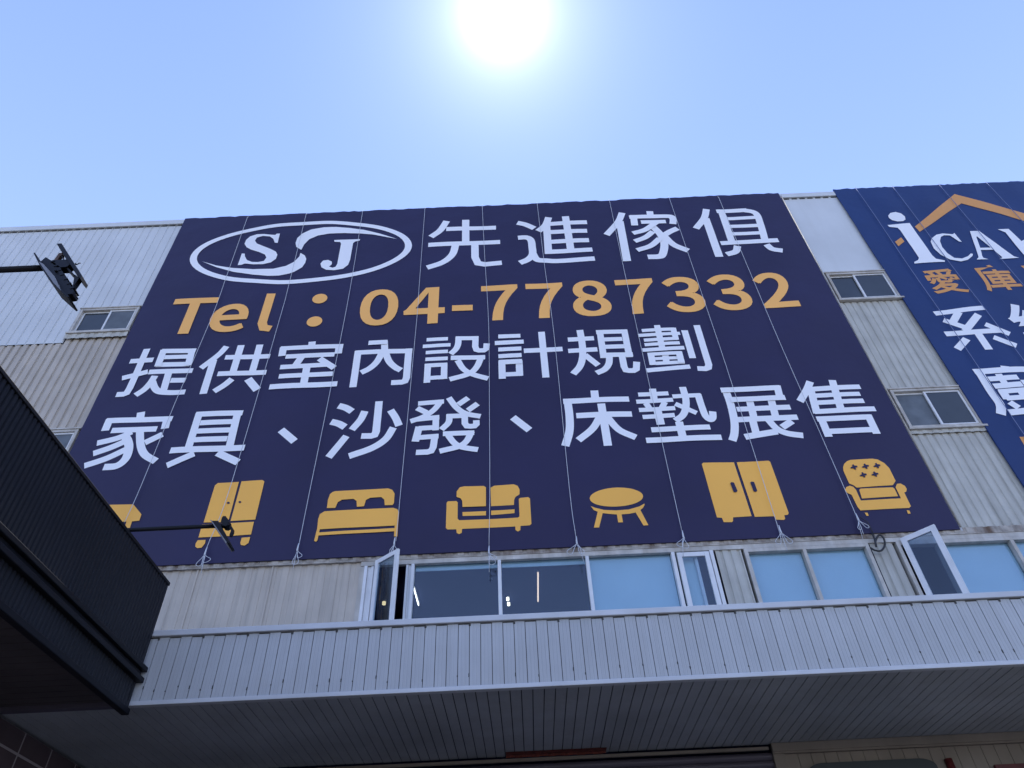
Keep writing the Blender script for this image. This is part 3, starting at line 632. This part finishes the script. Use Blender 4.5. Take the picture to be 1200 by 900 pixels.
# furniture pictograms
def icon(name, ox, oy, s_, gold, navy=()):
    m = MB(); Pl(m, ox, oy, s_, gold); o = m.build(name, 'ink_gold', B1)
    if navy:
        K[0] = (K[0]//26+1)*26-1 if False else K[0]
        for q in navy:
            Q = [at(ox+a/s_, oy+b/s_, Y=YB-0.004) for a, b in q]; m = MB(); m.face([(v.x, YB-0.018, v.z) for v in Q][::-1]); m.build('cut_out', 'banner', o)
    return o
def circ(x, y, r, k=0.7): return [(x+r*math.cos(t*math.pi/8), y+r*k*math.sin(t*math.pi/8)) for t in range(16)]
icon('bed_emblem', 360, 560, 10, [
    [(232,358),(245,260),(270,195),(300,170),(335,160),(950,128),(1000,145),(1025,190),(1018,300),(1000,322),(910,325),(905,260),(870,230),(740,238),(690,265),(668,338),(585,345),(580,275),(545,250),(410,260),(360,290),(330,358)],
    [(118,610),(130,490),(150,430),(205,397),(1010,355),(1055,370),(1078,405),(1066,560),(145,608)],
    [(118,600),(152,600),(122,735),(105,752),(82,742)], [(1028,556),(1066,554),(1058,692),(1018,690)], [(135,645),(1030,592),(1026,630),(130,680)]])
icon('sofa_emblem', 515, 560, 10, [
    [(272,350),(268,280),(250,250),(202,232),(203,170),(240,120),(290,108),(520,98),(545,115),(545,335)],
    [(605,330),(598,115),(640,92),(870,78),(915,95),(940,140),(938,195),(890,225),(875,260),(873,318)],
    [(270,405),(545,388),(545,438),(272,450)], [(605,383),(880,370),(880,415),(605,435)],
    [(85,300),(100,282),(200,278),(215,295),(213,480),(230,500),(920,468),(938,455),(930,250),(945,238),(1040,230),(1060,245),(1078,540),(1060,558),(950,565),(948,612),(920,630),(892,612),(888,570),(265,600),(262,645),(232,662),(203,648),(198,605),(95,608),(75,590)]])
icon('stool_emblem', 680, 560, 12, [
    [(508+375*math.cos(t*math.pi/20), 276-14*math.cos(t*math.pi/20)+134*math.sin(t*math.pi/20)) for t in range(40)],
    [(148,398),(200,420),(330,455),(500,465),(680,450),(830,405),(900,365),(905,380),(880,425),(845,455),(958,665),(890,672),(778,490),(690,510),(580,520),(600,630),(532,632),(515,522),(400,512),(315,500),(265,700),(192,700),(245,480),(190,455)]])
icon('cupboard_emblem', 815, 530, 10, [
    [(72,145),(90,130),(450,120),(658,750),(440,766),(440,808),(425,822),(330,822),(308,772),(250,768)],
    [(482,118),(855,100),(875,112),(1092,715),(1080,735),(1040,740),(1050,780),(1035,795),(945,790),(915,750),(695,758)]],
    [[(405,370),(420,358),(448,362),(490,460),(475,478),(445,475)], [(640,360),(655,347),(685,352),(722,455),(705,470),(680,465)]])
def cross(x, y): return [(x-48,y+6),(x-18,y-8),(x-25,y-30),(x-8,y-38),(x+6,y-20),(x+46,y-14),(x+50,y+2),(x+22,y+12),(x+32,y+32),(x+14,y+40),(x-6,y+18),(x-40,y+20)]
icon('armchair_emblem', 980, 530, 12, [
    [(95,210),(110,165),(150,128),(200,112),(500,98),(580,110),(670,160),(740,230),(830,410),(790,470),(285,500),(240,465),(180,440),(100,260)],
    [(322,530),(340,515),(790,500),(815,520),(865,625),(360,652)],
    [(120,530),(140,490),(190,472),(240,490),(275,530),(345,680),(905,655),(830,500),(850,450),(900,445),(960,475),(988,520),(980,560),(952,572),(1045,765),(1020,790),(340,818),(300,770),(215,600),(150,570)],
    [(398,850),(440,852),(455,895),(425,895)], [(985,822),(1025,828),(1040,868),(1005,872)]],
    [cross(*q) for q in ((243,215),(403,208),(562,200),(372,328),(535,320))])
icon('wardrobe_emblem', 220, 560, 10, [
    [(188,525),(320,90),(355,62),(602,50),(475,518)], [(632,45),(880,32),(902,50),(795,495),(503,508)], [(172,548),(780,520),(745,668),(128,703)],
    [(120,735),(212,730),(205,770),(165,820),(115,828),(92,810),(95,775)], [(635,705),(735,698),(715,765),(670,798),(625,790),(618,765)]],
    [circ(478,297,17), circ(614,289,16)])
icon('table_emblem', 0, 0, 1, [[(100,593),(156.5,591.3),(166,603),(163.5,610.5),(155,611.3),(152.5,619),(146,619.5),(148.5,611.5),(98,613.5),(95,604)]])

# right banner print
m = MB()
Pl(m, 1030, 220, 10, [[(105,335),(130,305),(190,295),(255,310),(300,345),(308,380),(280,400),(215,402),(150,385),(115,360)],
    [(100,440),(355,422),(620,800),(665,840),(770,858),(768,875),(415,893),(410,875),(455,855),(465,830),(250,510),(215,475),(120,462)],
    [(968,640),(880,535),(866,550),(740,540),(670,555),(615,600),(602,640),(640,720),(720,790),(830,845),(960,868),(1040,850),(1090,810),(1097,785),(1070,780),(1040,810),(970,835),(880,825),(800,770),(740,700),(712,630),(725,580),(760,562),(830,565),(935,635)]])
poly(m, [(1136.3,271.5),(1142.5,290),(1146.3,302.3),(1144,305),(1157.8,304.5),(1152,303),(1150.6,301),(1148.5,291.5),(1144,278.5),(1147,271)])
poly(m, [(1144,277),(1147,271),(1173,290),(1188,301),(1194,302.6),(1171,304),(1174.5,301.8),(1164,293.3),(1160,290)])
poly(m, [(1146,291.3),(1161,290.6),(1164,293.2),(1147,293.8)])
poly(m, [(1169,269.2),(1181.5,268.8),(1216,301),(1220,302.3),(1200,303),(1201,301.5),(1178,273)])
poly(m, [(1193.5,284.2),(1206,278),(1208,270.5),(1222,270),(1203,283.5),(1234,300),(1240,301.5),(1222,302)])
m.build('latin_lettering', 'ink_white', B2)
Gl(B2, 1080, 340, 10, 0.15, [[0.95,(150,275),(735,208)], [(432,260),(368,372)], [(255,352),(520,442)], [(662,290),(508,482)], [(743,402),(1032,515)], [(275,515),(905,475)], [(527,572),(418,692)], [1.05,(660,515),(787,702)], [(840,556),(1112,652)]])
m = MB()
Pl(m, 1030, 220, 10, [[(188,635),(258,585),(297,632),(228,688)], [(418,462),(885,75),(1700,300),(2100,412),(2080,500),(1700,390),(965,184),(475,522)]])
def fit(mb, ch, l, r_, t, b_, off=0.018):
    tmp = MB(); glyph(tmp, ch, 0, 0, 1, 1, off, 0)
    xs = [v.x for v in tmp.v]; zs = [v.z for v in tmp.v]
    X0, X1 = P2(*l).x, P2(*r_).x; Z1, Z0 = P2(*t).z, P2(*b_).z; y = YB+lift(); n = len(mb.v)
    for v in tmp.v: mb.v.append(Vector((X0+(v.x-min(xs))/(max(xs)-min(xs))*(X1-X0), y, Z0+(v.z-min(zs))/(max(zs)-min(zs))*(Z1-Z0))))
    for f_ in tmp.f: mb.f.append([n+i for i in f_]); mb.sm.append(False)
m.build('roof_logo', 'ink_orange2', B2)
def fitp(*a):
    m = MB(); fit(m, *a); m.build('character', 'ink_orange2', B2)
def fitw(ch, x0, z1, hgt, ratio):                             # white character from its top-left corner, height and width ratio
    tmp = MB(); glyph(tmp, ch, 0, 0, 1, 1, 0.022, 0); m = MB()
    xs = [v.x for v in tmp.v]; zs = [v.z for v in tmp.v]; y = YB+lift()
    for v in tmp.v: m.v.append(Vector((x0+(v.x-min(xs))/(max(xs)-min(xs))*hgt*ratio, y, z1-(max(zs)-v.z)/(max(zs)-min(zs))*hgt)))
    m.f = tmp.f; m.sm = tmp.sm; m.build('character', 'ink_white', B2)
h1 = (P2(1149, 359).z-P2(1158, 410).z)/0.946
fitw('統', P2(1176, 367).x, P2(1186, 356.5).z, h1*0.97, 1.0)
Gl(B2, 1140, 430, 9, 0.16, [[(330,0),(345,40)], [(10,52),(930,14)], ['c',1.05,(55,40),(190,260),(285,400),(295,505)], [0.8,(265,80),(350,200)], [0.85,(165,130),(470,115)], [0.9,(220,205),(515,188)], [0.8,(275,262),(560,248)], [(305,250),(365,345)], [(490,240),(560,340)], [0.8,(345,335),(570,322)], [0.9,(385,375),(480,435)], [0.8,(580,360),(590,430)], [0.95,(380,485),(640,460)], [0.9,(515,170),(850,150)], [(660,70),(885,430),(880,470),(760,485)], [0.9,(610,255),(680,330)]])
fitp('愛', (1078, 318.5), (1137, 341), (1112.7, 315), (1095.3, 344.5)); fitp('庫', (1137.4, 314.8), (1197.4, 334), (1156.5, 311), (1154, 342))
fitp('系', (1195, 313), (1253, 331), (1220, 308), (1215, 339))
m = MB(); poly(m, [(1194.4,512.2),(1232,510.3),(1237,519.8),(1200,521.7)])
m.build('printed_bar', 'ink_orange2', B2)

# the cloth and its print sag a little between the ropes
import bmesh
def drape(root, xa, pitch):
    def sag(x, z):
        u = (x-xa)/pitch; w = max(0.0, min(1.0, (z-bz0)/0.5))*max(0.0, min(1.0, (bz1-z)/0.5))
        k = math.floor(u); amp = 0.020+0.010*math.sin(k*2.3+1)
        d = amp*(0.5-0.5*math.cos(2*math.pi*u))
        d += 0.006*math.sin(3.1*z+1.3*math.sin(1.7*x))*(0.5-0.5*math.cos(2*math.pi*u))
        d += 0.004*math.sin(5.3*x+2.2*z)+0.003*math.sin(7.9*z-3.7*x)
        return 0.55*d*(0.35+0.65*w)
    todo = list(root.children)
    while todo:
        o = todo.pop(); todo += list(o.children)
        if o.name.startswith('edge_pole'): continue
        bm = bmesh.new(); bm.from_mesh(o.data)
        bmesh.ops.triangulate(bm, faces=[f for f in bm.faces if len(f.verts) > 4])
        for _ in range(7):
            ed = [e for e in bm.edges if e.calc_length() > 0.26]
            if not ed: break
            bmesh.ops.subdivide_edges(bm, edges=ed, cuts=1)
            bmesh.ops.triangulate(bm, faces=[f for f in bm.faces if len(f.verts) > 4])
        for v in bm.verts: v.co.y -= sag(v.co.x, v.co.z)
        bm.to_mesh(o.data); bm.free(); o.data.update()
        if o.name.startswith('cloth'):
            for p in o.data.polygons: p.use_smooth = False
bpy.context.view_layer.update()
rx0, rx1 = at(290, 254.5, Y=YB).x, at(842, 231, Y=YB).x
drape(B1, rx0, (rx1-rx0)/8); drape(B2, at(1003, 222, Y=YB).x, (at(1158, 213, Y=YB).x-at(1003, 222, Y=YB).x)/3)

# ropes over the banners ------------------------------------------------
ropes = [([(290,254.5),(265,325),(248.75,370),(206,470),(165,570),(146,612)], None, 'white rope crossing the characters, its lower end hidden behind the black canopy'),
 ([(358.75,251),(337.5,337.5),(328.75,370),(271,567),(243,640),(236,665)], (240,650), 'white rope over the gold wardrobe emblem, ending in a loose loop behind a floodlight'),
 ([(425,247.5),(410,340),(387.5,455),(362,580),(349,645)], (348.5,645), 'white rope tied between the gold wardrobe and bed emblems on navy'),
 ([(498,244),(491,338),(488.75,370),(470,570),(464,634)], (462,638), 'white rope touching the corner of the gold bed emblem above the open casement'),
 ([(565,240),(568,300),(572.6,380),(573.5,480),(574,570),(573,640)], (573,648), 'white rope running straight through the middle of the gold sofa emblem'),
 ([(629.4,238),(638,310),(649,390),(667,570),(675,630)], (676,637), 'white rope tied between the gold sofa and round stool emblems'),
 ([(714,234),(730,310),(747.6,390),(778.5,530),(799,622)], (801,630), 'white rope with a frayed knot between the gold stool and cupboard emblems'),
 ([(784,231),(838,390),(858,450.7),(890,550),(913,622),(915,632)], (915,624), 'white rope crossing the gold cupboard emblem, tied in a bow'),
 ([(842,231),(909,390),(960,505),(1002,601),(1012,626)], (1006,610), 'white rope passing beside the gold armchair emblem towards the black cable')]
YR = YB-0.055
for pts, kn, lab in ropes:
    a = at(*pts[0], Y=YR)
    r = empty('rope', (a.x, YR, a.z), lab, 'rope', 'white ropes tied down over the navy banner')
    Q = catmull([at(*p, Y=YR) for p in pts], 6)
    top = Q[0]+Vector((0, 0.10, 0.09))
    if not kn:
        bpy.data.objects.remove(r)
    m = MB(); m.tube([top, Q[0]+Vector((0, 0.02, 0.05))]+Q, 0.0052, 6)
    if not kn:
        tag(m.build('rope', 'rope'), lab, 'rope', 'white ropes tied down over the navy banner'); continue
    m.build('line', 'rope', r)
    if kn:
        k = at(*kn, Y=YR-0.012); m = MB(); rnd = random.Random(kn[0])
        for j in range(2):
            an = rnd.uniform(-0.75, 0.75); ln = rnd.uniform(0.15, 0.26); wd = rnd.uniform(0.025, 0.05)
            pts_ = []
            for t in range(15):
                u_ = t/14; x_ = wd*math.sin(2*math.pi*u_)*(0.4+math.sin(math.pi*u_)); z_ = -ln*math.sin(math.pi*u_)**0.8
                pts_.append(k+Vector((x_*math.cos(an)-z_*math.sin(an), -0.006*j-0.004*math.sin(math.pi*u_), x_*math.sin(an)+z_*math.cos(an))))
            m.tube(pts_, 0.0052, 5)
        m.tube([k+Vector((0.004, -0.004, 0.13)), k+Vector((0, -0.006, 0.06)), k+Vector((0.0, -0.008, 0)), k+Vector((0.008, -0.006, -0.03))], [0.008, 0.013, 0.016, 0.010], 7)
        e = rnd.uniform(-0.10, 0.10)
        m.tube([k, k+Vector((e*0.6, -0.01, -0.10)), k+Vector((e*0.7, -0.004, -0.20)), k+Vector((e, 0, -0.34))], 0.005, 5)
        m.build('knot', 'rope', r)
r2 = [([(1003,222),(1046,285),(1090,348),(1130,405)], 'faint cord on the royal blue banner nearest its edge at the narrow windows'), ([(1050,222),(1098,285),(1147,348),(1186,405),(1215,446)], 'faint cord on the royal blue banner passing over the sloping orange roof and letter C'),
      ([(1100,213),(1150,275),(1197,332),(1225,368)], 'faint cord on the royal blue banner crossing the peak of the orange roof'), ([(1158,213),(1200,262),(1235,303)], 'faint cord on the royal blue banner beyond the peak of the orange roof')]
for pts, lab in r2:
    a, b = at(*pts[0], Y=YR+0.02), at(*pts[-1], Y=YR+0.02)
    xx = (a.x+b.x)/2
    m = MB(); m.tube([(xx+0.01*math.sin(i), YR+0.015, bz1+0.06-(bz1-bz0)*i/14) for i in range(15)], 0.007, 5); tag(m.build('rope', 'rope2'), lab, 'rope', 'faint cords over the royal blue banner')

# black cable at the wall
m = MB(); cp = [(1022,625),(1025,632),(1027,641),(1026,634),(1030,627),(1035,630),(1037,638),(1033,645),(1026,645),(1020,642)]
m.tube(catmull([at(*p, Y=YW-0.08-0.01*(i % 3)) for i, p in enumerate(cp)], 5), 0.016, 6)
m.tube([at(1008, 606, Y=YW-0.1), at(1017, 612, Y=YW-0.1), at(1024, 627, Y=YW-0.09)], 0.008, 5)
o = m.build('cable', 'cable'); tag(o, 'looped black cable hanging on the grey wall under the banner corner', 'cable')

# ------------------------------------------------------------------ black side canopy
DX = -4.155; DY1 = YF-0.05
dk = empty('side_canopy', (DX, DY1, Zr(2.75)), 'black ribbed metal canopy with a dark wooden underside jutting out beside the warehouse', 'canopy')
def ribs(mb, y0, y1, z0, z1, x, pitch=0.062, d=0.016):
    y = y1
    while y > y0:
        mb.face([(x, y, z0), (x, y, z1), (x, y-pitch*0.5, z1), (x, y-pitch*0.5, z0)])
        mb.face([(x, y-pitch*0.5, z0), (x, y-pitch*0.5, z1), (x-d, y-pitch*0.62, z1), (x-d, y-pitch*0.62, z0)])
        mb.face([(x-d, y-pitch*0.62, z0), (x-d, y-pitch*0.62, z1), (x-d, y-pitch*0.88, z1), (x-d, y-pitch*0.88, z0)])
        mb.face([(x-d, y-pitch*0.88, z0), (x-d, y-pitch*0.88, z1), (x, y-pitch, z1), (x, y-pitch, z0)])
        y -= pitch
m = MB(); ribs(m, -6, DY1-0.01, Zr(3.24), Zr(4.225), DX); m.build('upper_cladding', 'black_rib', dk)
m = MB(); ribs(m, -6, DY1-0.01, Zr(2.80), Zr(3.14), DX-0.01); m.build('lower_cladding', 'black_rib', dk)
m = MB(); m.box((DX-0.12, -6, Zr(3.19)), (DX+0.055, DY1+0.03, Zr(3.245))); m.box((DX-0.02, -6, Zr(3.135)), (DX+0.012, DY1-0.005, Zr(3.19))); m.build('ledge', 'black_metal', dk, 0.008)
m = MB(); m.box((DX-0.12, -6, Zr(3.075)), (DX+0.05, DY1+0.03, Zr(3.13))); m.build('ledge', 'black_metal', dk, 0.008)
m = MB(); m.box((DX-0.06, -6, Zr(2.735)), (DX+0.02, DY1, Zr(2.80))); m.build('bottom_lip', 'black_metal', dk, 0.008)
m = MB(); m.box((DX-0.06, -6, Zr(4.21)), (DX+0.012, DY1+0.004, Zr(4.25))); m.build('top_cap', 'black_metal', dk, 0.006)
m = MB(); m.box((-12, DY1-0.06, Zr(2.89)), (DX-0.012, DY1-0.01, Zr(4.20))); m.box((-12, -6, Zr(4.15)), (DX-0.06, DY1-0.06, Zr(4.20))); m.box((DX-0.05, -6, Zr(2.9)), (DX-0.03, DY1-0.06, Zr(4.2))); m.build('body', 'black_metal', dk)
m = MB(); m.box((-12, YF-0.03, Zr(2.845)), (-4.225, YF+0.06, Zr(3.6))); m.build('shaded_fascia', 'shutter', dk)  # fascia carried on behind the canopy, its shade put into the dark colour
m = MB(); y = -6
while y < DY1-0.06:
    m.box((-12, y, Zr(2.875)), (DX-0.065, min(y+0.135, DY1-0.02), Zr(2.889))); y += 0.145
m.build('soffit', 'dark_soffit', dk)

# tiled wall below it
tw = empty('tiled_wall', (-5.67, 7.5, 0), 'dark glossy tiled wall under the black ribbed canopy', 'wall')
m = MB(); m.box((-6.2, 2.5, 0), (-5.68, YW-0.10, Zr(2.87))); m.build('grout', 'grout', tw)
m = MB(); y = 2.5; 
tzs = [Zr(2.865), Zr(2.63)]+[Zr(2.63)-0.30*i for i in range(1, 15)]
while y < YW-0.15:
    for i in range(15):
        z1 = tzs[i]; z0 = max(0.01, tzs[i+1]+0.028)
        if z1 > z0+0.05: m.box((-5.69, y, z0), (-5.676, min(y+0.572, YW-0.11), z1))
    y += 0.60
m.build('tiles', 'tile', tw)

# ------------------------------------------------------------------ floodlights on arms
def floodlight(zarm, yarm, x_end, lab, head, detail):
    r = empty('floodlight', (DX-0.6, yarm, Zr(zarm)), lab, 'floodlight', 'floodlights on arms over the black canopy')
    m = MB(); m.tube([(DX-0.7, yarm, Zr(4.2)), (DX-0.7, yarm, Zr(zarm)-0.05), (DX-0.66, yarm, Zr(zarm)-0.01), (DX-0.6, yarm, Zr(zarm)), (x_end, yarm, Zr(zarm))], 0.024, 12)
    m.box((DX-0.80, yarm-0.08, Zr(4.195)), (DX-0.60, yarm+0.08, Zr(4.21))); m.build('arm', 'black_metal', r)
    head(r, Vector((x_end, yarm, Zr(zarm))))
    return r

def head_a(r, e):
    # tilted lamp below and in front of a rear plate, in the plane of arm and vertical
    D = e.y; q = lambda x, y, dy=0.0: at(x, y, Y=D)+Vector((0, dy, 0))
    ZO = lambda x, y: (0+x/10, 280+y/10)
    def slab(mb, outline, y0, y1):
        P = [q(*ZO(*p)) for p in outline]
        A = [p+Vector((0, y0, 0)) for p in P]; B_ = [p+Vector((0, y1, 0)) for p in P]
        mb.face(A); mb.face(B_[::-1])
        for i in range(len(A)): j = (i+1) % len(A); mb.face([A[i], B_[i], B_[j], A[j]])
    m = MB(); slab(m, [(500,300),(560,250),(620,290),(720,360),(890,650),(870,680),(800,690),(520,350)], -0.03, 0.04); h_ = m.build('lamp_housing', 'black_metal', r, 0.004)
    m = MB()
    for k in range(7):
        a0 = (610+k*38, 300+k*52); slab(m, [(a0[0], a0[1]), (a0[0]+52, a0[1]-14), (a0[0]+60, a0[1]-2), (a0[0]+8, a0[1]+14)], -0.034, 0.044)
    m.tube([q(*ZO(685, 424))+Vector((0, -0.05, 0)), q(*ZO(685, 424))+Vector((0, -0.03, 0))], 0.009, 10)
    m.build('fins', 'black_metal', h_)
    m = MB(); slab(m, [(440,240),(460,240),(530,345),(690,590),(860,750),(840,762),(665,605),(510,380)], -0.062, 0.07); m.build('rim', 'black_metal', h_)
    m = MB(); slab(m, [(505,345),(560,375),(690,520),(770,690),(680,600)], -0.064, 0.0); m.build('lens', 'lens', h_)
    m = MB(); slab(m, [(697,112),(755,108),(995,485),(975,520),(940,480),(715,140)], -0.045, 0.05); m.build('rear_plate', 'black_metal', r)
    m = MB(); slab(m, [(640,270),(700,185),(740,180),(745,205),(715,215),(665,290)], -0.015, 0.015); m.build('bracket', 'rust_metal', r)
    m = MB(); slab(m, [(600,290),(830,275),(860,320),(800,365),(690,370)], -0.03, 0.03); slab(m, [(735,205),(775,270),(765,285),(725,215)], -0.012, 0.012); slab(m, [(800,350),(890,445),(875,460),(790,365)], -0.02, 0.02); slab(m, [(890,440),(945,480),(880,570),(875,640),(845,600),(870,560)], -0.02, 0.02)
    m.tube([q(*ZO(870, 300)), q(*ZO(905, 300)), q(*ZO(925, 285)), q(*ZO(945, 283))], 0.004, 5); m.tube([q(*ZO(905, 300)), q(*ZO(880, 285))], 0.004, 5)
    m.build('bracket', 'black_metal', r)
def head_b(r, e):
    D = e.y; q = lambda x, y: at(200+x/11.25, 590+y/11.25, Y=D)
    def slab(mb, outline, y0, y1):
        P = [q(*p) for p in outline]
        A = [p+Vector((0, y0, 0)) for p in P]; B_ = [p+Vector((0, y1, 0)) for p in P]
        mb.face(A); mb.face(B_[::-1])
        for i in range(len(A)): j = (i+1) % len(A); mb.face([A[i], B_[i], B_[j], A[j]])
    m = MB(); slab(m, [(565,285),(660,285),(810,560),(800,580),(755,560),(690,450)], -0.09, 0.09); h_ = m.build('lamp_housing', 'black_metal', r, 0.006)
    m = MB(); slab(m, [(560,280),(575,280),(780,578),(765,580)], -0.1, 0.1); m.build('lens', 'lens', h_)
    m = MB(); slab(m, [(695,215),(710,198),(745,198),(760,220),(785,250),(780,310),(740,330),(700,320),(680,270)], -0.05, 0.05); m.build('junction_box', 'black_metal', r, 0.004)
    m = MB(); slab(m, [(770,280),(810,310),(835,350),(830,385),(800,440),(780,430),(800,375),(800,350),(760,320)], -0.02, 0.02); slab(m, [(580,285),(700,285),(700,310),(600,310)], -0.03, 0.03); m.build('bracket', 'black_metal', r)
ya = at(45, 312.5, Z=4.42); yb = at(255, 614.5, Z=4.42)
e1 = at(52, 314, Y=ya.y); e2 = at(262, 616, Y=yb.y)
floodlight(e1.z-CAMZ, ya.y, e1.x, 'black floodlight with a rusty bracket, on an arm against white cladding', head_a, True)
floodlight(e2.z-CAMZ, yb.y, e2.x, 'small black floodlight on an arm in front of the gold wardrobe emblem', head_b, False)
